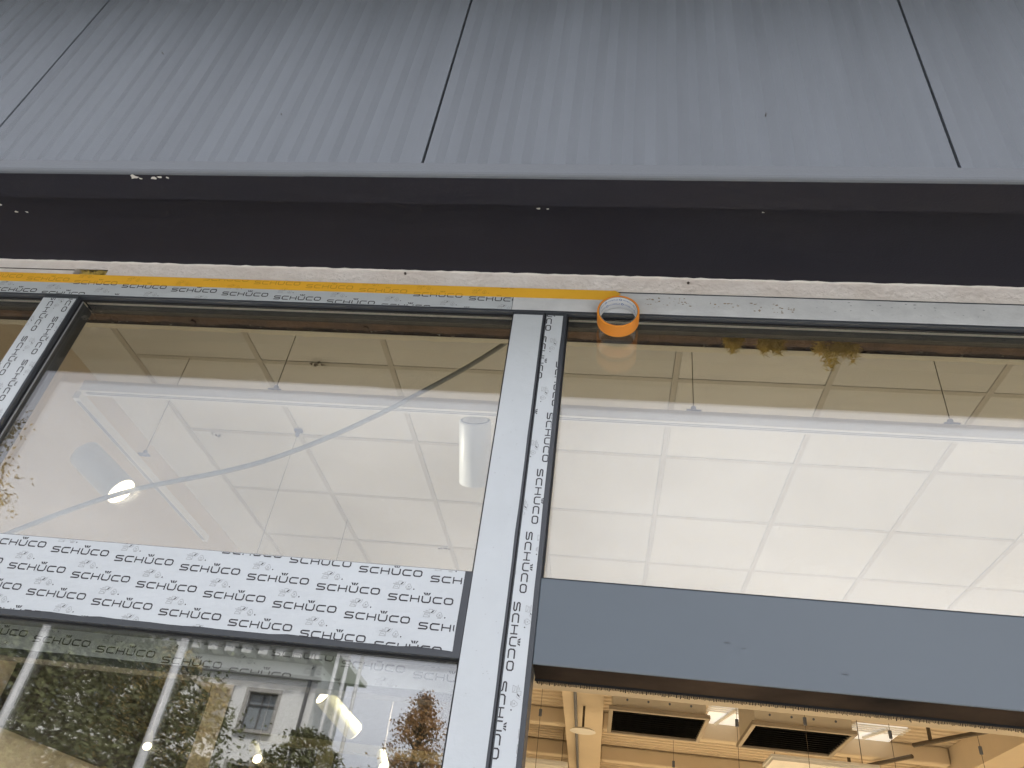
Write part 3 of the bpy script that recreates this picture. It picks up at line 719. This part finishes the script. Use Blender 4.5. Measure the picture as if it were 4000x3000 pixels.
for y in (8.2, 10.9, 13.5, 16.1):
    box('purlin', 'hallbeam', -5.88, -0.58, y, y + .22, 5.16, HZR - .003, roof, 0.03)
    box('purlin', 'hallbeam', 0.075, 5.93, y, y + .22, 5.16, HZR - .003, roof, 0.03)
# dark diagonal braces at the right
for x0, y0, x1, y1 in ((4.9, 12.2, 5.75, 10.6), (4.35, 14.6, 5.1, 12.9)):
    br = wbuild(MB().tube([(x0, y0, 5.1), (x1, y1, 5.1)], .035, 8).tube([(x0 + .15, y0 - .3, 5.1), (x0 + .15, y0 - .3, 5.4)], .03, 8), 'wind_brace', 'wire', roof)
tag(box('added_partition', 'partition', -9, -0.80, 6.0, 6.15, 0.0, HZR), kind='structure')  # added wall that keeps the lit hall from showing behind the lower left pane
# low tan beam and column seen through the lower left pane
lb = empty('shelf_beam', (-2, 5.7, 0)); tag(lb, 'olive steel beam on a column behind the lower left pane', 'beam')
wbuild(MB().box(-2.84, -0.82, 5.6, 5.70, 2.935, 3.005), 'beam', 'olive', lb)
wbuild(MB().box(-2.32, -2.20, 5.61, 5.70, 0.0, 2.934), 'column', 'olive', lb)
# skylights in the roof
def skylight(x0, x1, y0, y1, label):
    e = empty('skylight', ((x0 + x1) / 2, (y0 + y1) / 2, HZR)); tag(e, label, 'skylight', 'skylights in the hall roof')
    wbuild(MB().box(x0, x1, y0, y1, HZR - .012, HZR - .006), 'dome', 'skylight', e)
    fr = MB()
    for q in range(4): fr.box(x0 - .05, x1 + .05, y0 + .03 + q * .12, y0 + .075 + q * .12, HZR - .03, HZR - .013)
    wbuild(fr, 'louvre_bars', 'white', e)
    wbuild(MB().tube([((x0 + x1) / 2 + .1, y0 + .1, HZR - .05), ((x0 + x1) / 2 - .1, y1 - .35, HZR - .05)], .03, 8), 'opener', 'white', e)
skylight(1.85, 2.41, 12.24, 13.7, 'bright skylight between the two ceiling heater units')
skylight(4.18, 4.98, 12.52, 13.6, 'bright skylight right of the second ceiling heater unit')
def strip(x0, x1, y0, y1, label):
    e = empty('roof_light', ((x0 + x1) / 2, y0, 4.7)); tag(e, label, 'light', 'white ceiling panels far back')
    wbuild(MB().box(x0, x1, y0, y1, 4.60, 4.64), 'panel', 'white', e); wbuild(MB().box(x0 - .03, x1 + .03, y0 - .03, y1 + .03, 4.641, 4.68), 'tray', 'white', e)
    for x in (x0 + .1, x1 - .1): wbuild(MB().tube([(x, (y0 + y1) / 2, 4.68), (x, (y0 + y1) / 2, HZR)], .006, 6), 'rod', 'wire', e)
strip(-1.6, -0.56, 14.2, 15.2, 'white panel at the bottom edge left of the girder')
strip(2.68, 4.2, 11.9, 12.6, 'white panel at the bottom edge under the second heater unit')

def heater(x0, x1, y0, y1, label):
    zb, zt = 4.60, 5.22
    e = empty('ceiling_heater', ((x0 + x1) / 2, (y0 + y1) / 2, zb)); tag(e, label, 'heater', 'ceiling heater units in the hall')
    c = .05
    hs = MB()
    hs.box(x0 + c, x1 - c, y0 + c, y0 + c + .02, zb + .06, zt).box(x0 + c, x1 - c, y1 - c - .02, y1 - c, zb + .06, zt).box(x0 + c, x0 + c + .02, y0 + c + .021, y1 - c - .021, zb + .06, zt).box(x1 - c - .02, x1 - c, y0 + c + .021, y1 - c - .021, zb + .06, zt).box(x0 + c, x1 - c, y0 + c, y1 - c, zt + .001, zt + .02)
    wbuild(hs, 'housing', 'unit', e)
    fr = MB(); t = .06
    fr.box(x0, x1, y0, y0 + t, zb, zb + .058).box(x0, x1, y1 - t, y1, zb, zb + .058).box(x0, x0 + t, y0 + t, y1 - t, zb, zb + .058).box(x1 - t, x1, y0 + t, y1 - t, zb, zb + .058)
    bevel(wbuild(fr, 'grille_frame', 'unit_frame', e), .008)
    wbuild(MB().box(x0 + t, x1 - t, y0 + t, y1 - t, zb + .09, zb + .1), 'grille_back', 'black', e)
    n_ = 11; dy = (y1 - y0 - 2 * t) / n_
    for k in range(n_):
        yy = y0 + t + dy * (k + .15)
        s_ = MB(); s_.v = [(x0 + t, yy, zb + .012), (x1 - t, yy, zb + .012), (x1 - t, yy + dy * .75, zb + .06), (x0 + t, yy + dy * .75, zb + .06), (x0 + t, yy, zb + .02), (x1 - t, yy, zb + .02), (x1 - t, yy + dy * .75, zb + .068), (x0 + t, yy + dy * .75, zb + .068)]
        s_.f = [(0, 3, 2, 1), (4, 5, 6, 7), (0, 1, 5, 4), (3, 7, 6, 2), (0, 4, 7, 3), (1, 2, 6, 5)]
        wbuild(s_, 'slat', 'black', e)
    for k in range(4):
        x = x0 + .25 + k * (x1 - x0 - .5) / 3
        wbuild(MB().tube([(x, y0 + c + .002, zb + .16), (x, y0 + c - .008, zb + .16)], .016, 10), 'rivet', 'slot', e)
    for x in (x0 + .02, x1 - .02):
        wbuild(MB().tube([(x, y0 + .10, zb + .30), (x, y0 + .10, HZR)], .010, 8), 'hanging_rod', 'wire', e)
        wbuild(MB().box(x - .03, x + .03, y0 + .05, y0 + .15, zb + .24, zb + .30), 'hanger_bracket', 'slot', e)
    for x in (x0 + .16, x1 - .16): 
        wbuild(MB().tube([(x, y0 + c - .001, zb + .34), (x, y0 + c - .05, zb + .34)], [.10, .07], 16), 'pipe_socket', 'white', e)
        wbuild(MB().tube([(x, y0 + c - .051, zb + .34), (x, y0 + c - .075, zb + .34)], [.035, .035], 12), 'pipe_hole', 'black', e)
heater(0.13, 1.50, 9.97, 11.34, 'left ceiling heater unit with black louvres beside the girder')
heater(2.05, 3.41, 10.0, 11.38, 'right ceiling heater unit with black louvres between two skylights')
# pendant disc lamp at the girder
pe = empty('pendant_lamp', (-0.235, 11.4, 4.6)); tag(pe, 'shallow white disc pendant hanging in front of the girder', 'lamp')
wbuild(MB().tube([(-0.235, 11.4, 4.63), (-0.235, 11.4, 4.60)], [.16, .20], 28), 'disc', 'white', pe)
wbuild(MB().tube([(-0.235, 11.4, 4.63), (-0.235, 11.4, 4.97)], .018, 8), 'stem', 'wire', pe)
cd = empty('conduit', (-0.42, 9.0, 4.95)); tag(cd, 'grey conduit pipe running under the girder', 'pipe')
wbuild(MB().tube([(-0.36, 8.6, 4.93), (-0.38, 17, 4.93)], .025, 8), 'pipe', 'slot', cd)
wi = 0
for x, y, lab in ((-0.80, 9.9, 'thin wire left of the girder in the hall'), (1.75, 9.4, 'thin wire between the two heater units'), (2.5, 9.0, 'thin wire across the right heater unit'), (3.55, 9.2, 'thin wire beside the right skylight'), (1.2, 12.2, 'thin wire below the left heater unit'), (4.7, 9.5, 'thin wire right of the right skylight')):
    e = empty('hanging_wire', (x, y, HZR)); tag(e, lab, 'wire')
    wbuild(MB().tube([(x, y, HZR), (x, y, 2.6)], .0032, 6), 'wire', 'wire', e)
    wbuild(MB().tube([(x, y, 4.40), (x, y, 4.49)], [.022, .022], 8), 'clamp', 'slot', e)

# unseen fill lamps added to light the rooms
def fill_lamp(x, y, z, en, lab, col=(1.0, 0.78, 0.49)):
    e = empty('added_fill_lamp', (x, y, z)); tag(e, lab, 'lamp', 'added unseen lamps lighting the shop')
    wbuild(MB().tube([(x, y, z), (x, y, z + .12), (x, y, z + .2)], [.22, .12, .06], 24, False), 'shade', 'white', e)
    wbuild(MB().tube([(x, y, z + .2), (x, y, HZR if y > 5.6 else 3.83)], .012, 8), 'stem', 'wire', e)
    wbuild(MB().tube([(x, y, z + .06), (x, y, z + .05)], [.1, .1], 20), 'lens', 'lens', e)
    ld = bpy.data.lights.new('lamp', 'SPOT'); ld.energy = en; ld.color = col; ld.spot_size = math.radians(150); ld.spot_blend = 0.5; ld.shadow_soft_size = .1
    lo = bpy.data.objects.new('lamp_light', ld); COL.objects.link(lo); lo.parent = e; lo.location = (0, 0, .02)
k = 0
for x, y, lab in ((-4.5, 8.7, 'unseen added lamp in the hall left of the girder'), (5.3, 8.0, 'unseen added lamp in the hall right of the girder'), (3.2, 16.8, 'unseen added lamp at the back of the hall')):
    fill_lamp(x, y, 4.75, 2080, lab)
for x, y, lab in ((-0.58, 3.0, 'added fill lamp hidden behind the centre mullion'), (4.4, 2.8, 'unseen added fill lamp under the tile ceiling, far right')):
    fill_lamp(x, y, 3.0, (620 if x < 1 else 260), lab, (1.0, 0.92, 0.80))

# ================================================================== across the street (seen as reflections)
villa = empty('white_villa', (-15.5, -24, 0)); tag(villa, 'white rendered villa with bracketed eaves reflected in the lower left pane', 'house')
VX0, VX1 = -22.0, -9.15
wins = []
for zr in ((6.46, 7.60), (4.15, 5.42), (1.2, 3.0)):
    for x in (-20.6, -18.7, -16.8, -14.9, -12.98, -11.34):
        wins.append((x, x + 0.98, zr[0], zr[1]))
# facade as strips round the openings
mb = MB(); zs = [0, 1.2, 3.0, 4.15, 5.42, 6.46, 7.60, 8.62]; xs_ = sorted({VX0, VX1} | {q for w_ in wins for q in w_[:2]})
for i in range(len(zs) - 1):
    for j in range(len(xs_) - 1):
        hole = any(abs(w_[0] - xs_[j]) < 1e-6 and abs(w_[2] - zs[i]) < 1e-6 for w_ in wins)
        if not hole: mb.face([(xs_[j], -24, zs[i]), (xs_[j], -24, zs[i + 1]), (xs_[j + 1], -24, zs[i + 1]), (xs_[j + 1], -24, zs[i])])
for (a, b_, c, d) in wins:
    for q in ([(a, -24, c), (a, -24.2, c), (a, -24.2, d), (a, -24, d)], [(b_, -24, c), (b_, -24, d), (b_, -24.2, d), (b_, -24.2, c)], [(a, -24, d), (a, -24.2, d), (b_, -24.2, d), (b_, -24, d)], [(a, -24, c), (b_, -24, c), (b_, -24.2, c), (a, -24.2, c)]): mb.face(q)
mb.face([(VX1, -24, 0), (VX1, -24, 8.62), (VX1, -27, 8.62), (VX1, -27, 0)]); mb.face([(VX0, -24, 0), (VX0, -27, 0), (VX0, -27, 8.62), (VX0, -24, 8.62)]); mb.face([(VX0, -27, 0), (VX1, -27, 0), (VX1, -27, 8.62), (VX0, -27, 8.62)])
wbuild(mb, 'wall', 'villa', villa)
for (a, b_, c, d) in wins:
    wn = wbuild(MB().box(a + .03, b_ - .03, -24.16, -24.12, c + .03, d - .03), 'window', 'villa_glass', villa)
    f_ = MB(); t = .05
    f_.box(a, b_, -24.12, -24.06, c, c + t).box(a, b_, -24.12, -24.06, d - t, d).box(a, a + t, -24.12, -24.06, c + t, d - t).box(b_ - t, b_, -24.12, -24.06, c + t, d - t)
    f_.box((a + b_) / 2 - .025, (a + b_) / 2 + .025, -24.12, -24.07, c + t, d - t).box(a + t, (a + b_) / 2 - .026, -24.12, -24.08, d - .40, d - .36).box((a + b_) / 2 + .026, b_ - t, -24.12, -24.08, d - .40, d - .36)
    wbuild(f_, 'frame', 'villa_frame', wn)
    s_ = MB(); e_ = .12
    s_.box(a - e_, b_ + e_, -23.999, -23.95, d + .001, d + e_).box(a - e_, a - .001, -23.999, -23.96, c, d).box(b_ + .001, b_ + e_, -23.999, -23.96, c, d).box(a - e_, b_ + e_, -23.999, -23.90, c - .10, c - .001)
    wbuild(s_, 'surround', 'villa_trim', wn)
wbuild(MB().box(VX0 - .1, VX1 + .1, -24.0, -23.85, 8.10, 8.22), 'string_course', 'villa_trim', villa)
wbuild(MB().box(VX0 - .6, VX1 + .6, -27.5, -23.35, 8.95, 9.12), 'cornice', 'villa', villa)
wbuild(MB().box(VX0, VX1, -27, -24.0, 8.62, 8.949), 'frieze', 'villa_trim', villa)
for k in range(22):
    x = VX0 + .15 + k * .59
    wbuild(MB().box(x, x + .33, -23.998, -23.45, 8.66, 8.948), 'bracket', 'villa', villa)
rf = MB(); rz = 10.4
P = [(VX0 - .5, -23.4, 9.12), (VX1 + .5, -23.4, 9.12), (VX1 + .5, -27.4, 9.12), (VX0 - .5, -27.4, 9.12), (VX0 + 4, -25.5, rz), (VX1 - 4, -25.5, rz)]
for q in ((0, 1, 5, 4), (1, 2, 5), (2, 3, 4, 5), (3, 0, 4)): rf.face([P[i] for i in q])
rfo = wbuild(rf, 'roof', 'rooftile', villa)
wbuild(MB().box(-17, -16.2, -25.9, -25.1, 9.6, 11.6), 'chimney', 'villa_trim', rfo)
wbuild(MB().tube([(VX1 - .25, -23.92, 0), (VX1 - .25, -23.92, 8.6)], .06, 10), 'downpipe', 'villa_frame', villa)

# white flagpoles
def pole(x, y, h, r, lab):
    e = empty('flagpole', (x, y, 0)); tag(e, lab, 'pole', 'white flagpoles across the street')
    wbuild(MB().tube([(x, y, 0.0), (x, y, h)], [r * 1.2, r], 14), 'mast', 'pole', e, True)
    wbuild(MB().tube([(x, y, h), (x, y, h + .05), (x, y, h + .1)], [r * .8, r * 1.3, .01], 12), 'finial', 'pole', e)
    wbuild(MB().tube([(x, y, 0.0), (x, y, .08)], [r * 2.4, r * 2.2], 14), 'base', 'villa_trim', e)
pole(-8.1, -9.3, 4.9, .055, 'left of two near white poles reflected over the dark tree')
pole(-5.92, -9.3, 4.9, .055, 'right of two near white poles reflected beside the villa')
for x, lab in ((-8.35, 'left pole of the white trio beside the villa'), (-8.0, 'middle pole of the white trio beside the villa'), (-7.55, 'right pole of the white trio beside the villa')):
    pole(x, -23.0, 9.2, .06, lab)

# trees: tapered trunk, limbs, crown of many small leaf faces in clumps
def tree(name, x, y, h, crown_r, z0, leafm, label, n_leaf=16000, conical=0.0, seed=1, leaf=.13, clumps=90, cat='tree'):
    r = np.random.default_rng(seed); e = empty(name, (x, y, 0)); tag(e, label, cat, 'trees across the street')
    t = MB(); t.tube([(x, y, -.02), (x + .05, y, h * .35), (x - .08, y + .05, h * .7), (x, y, h * .93)], [h * .028, h * .021, h * .011, h * .003], 10)
    cl = []
    for k in range(clumps):
        u = r.random() ** (0.75 + .4 * conical); zc = z0 + (h - z0) * u
        prof = (1 - u) ** (.75) if conical > .5 else math.sqrt(max(0.02, 1 - (2 * u - .85) ** 2 / 1.35))
        rad = crown_r * prof * math.sqrt(r.uniform(.12, 1.0)); a = r.uniform(0, 6.283)
        cl.append((x + rad * math.cos(a), y + rad * math.sin(a), zc, crown_r * r.uniform(.10, .24) * (.5 + .5 * prof)))
        if k % 3 == 0:
            q = cl[-1]; zb = max(h * .2, zc - rad * .7); t.tube([(x, y, zb), ((x + q[0]) / 2, (y + q[1]) / 2, zb + (zc - zb) * .6), q[:3]], [h * .008, h * .005, h * .0015], 6)
    wbuild(t, 'trunk', 'bark', e)
    cl = np.array(cl); idx = r.integers(0, len(cl), n_leaf); cc = cl[idx]
    d = r.normal(size=(n_leaf, 3)) * .62; d[:, 2] *= .7
    P = cc[:, :3] + d * cc[:, 3:4]
    a = r.normal(size=(n_leaf, 3)); a /= np.linalg.norm(a, axis=1)[:, None]; b_ = np.cross(a, r.normal(size=(n_leaf, 3))); b_ /= np.linalg.norm(b_, axis=1)[:, None]
    s = leaf * r.uniform(.5, 1.1, n_leaf)[:, None]
    V = np.stack([P - a * s * .6, P + b_ * s * .32, P + a * s * .6, P - b_ * s * .32], 1).reshape(-1, 3) - np.array([x, y, 0])
    me = bpy.data.meshes.new('crown'); me.from_pydata(V.tolist(), [], [(4 * i, 4 * i + 1, 4 * i + 2, 4 * i + 3) for i in range(n_leaf)]); me.materials.append(M[leafm])
    o = bpy.data.objects.new('crown', me); COL.objects.link(o); o.parent = e
    return e
tree('broadleaf_tree', -12.0, -14.5, 6.9, 4.5, 1.0, 'leaf_g', 'large dark green tree reflected over the charcoal wall panel', 54000, seed=3, clumps=260, leaf=.12)
tree('broadleaf_tree', -10.1, -16.6, 6.7, 1.35, 1.8, 'leaf_y', 'golden leaved tree reflected beside the white poles', 7000, seed=5, clumps=110, leaf=.10)
tree('broadleaf_tree', -7.0, -18.5, 5.5, 1.35, 1.4, 'leaf_g', 'low green tree in front of the villa corner', 8000, seed=8, clumps=120, leaf=.10)
tree('conifer_tree', -4.75, -20.5, 7.1, 2.3, 0.9, 'leaf_o', 'rust coloured pointed tree left of the centre mullion', 20000, 1.0, seed=11, clumps=300, leaf=.09)
tree('conifer_tree', -2.9, -21.5, 6.7, 2.2, 0.9, 'leaf_o', 'second rust coloured tree half hidden by the centre mullion', 12000, 1.0, seed=12, clumps=200, leaf=.09)
tree('broadleaf_tree', -18.5, -13.5, 13.4, 4.1, 2.0, 'leaf_y', 'tall golden tree at the far left of the upper pane reflection', 42000, seed=15, clumps=240, leaf=.12)
tree('broadleaf_tree', -5.9, -19.4, 4.9, 1.3, 1.2, 'leaf_y', 'low golden bush tree between the green and rust trees', 9000, seed=21, clumps=120, leaf=.10)
tree('broadleaf_tree', -8.1, -19.0, 4.9, 1.2, 1.2, 'leaf_y', 'low golden bush tree below the villa window', 8000, seed=22, clumps=110, leaf=.10)
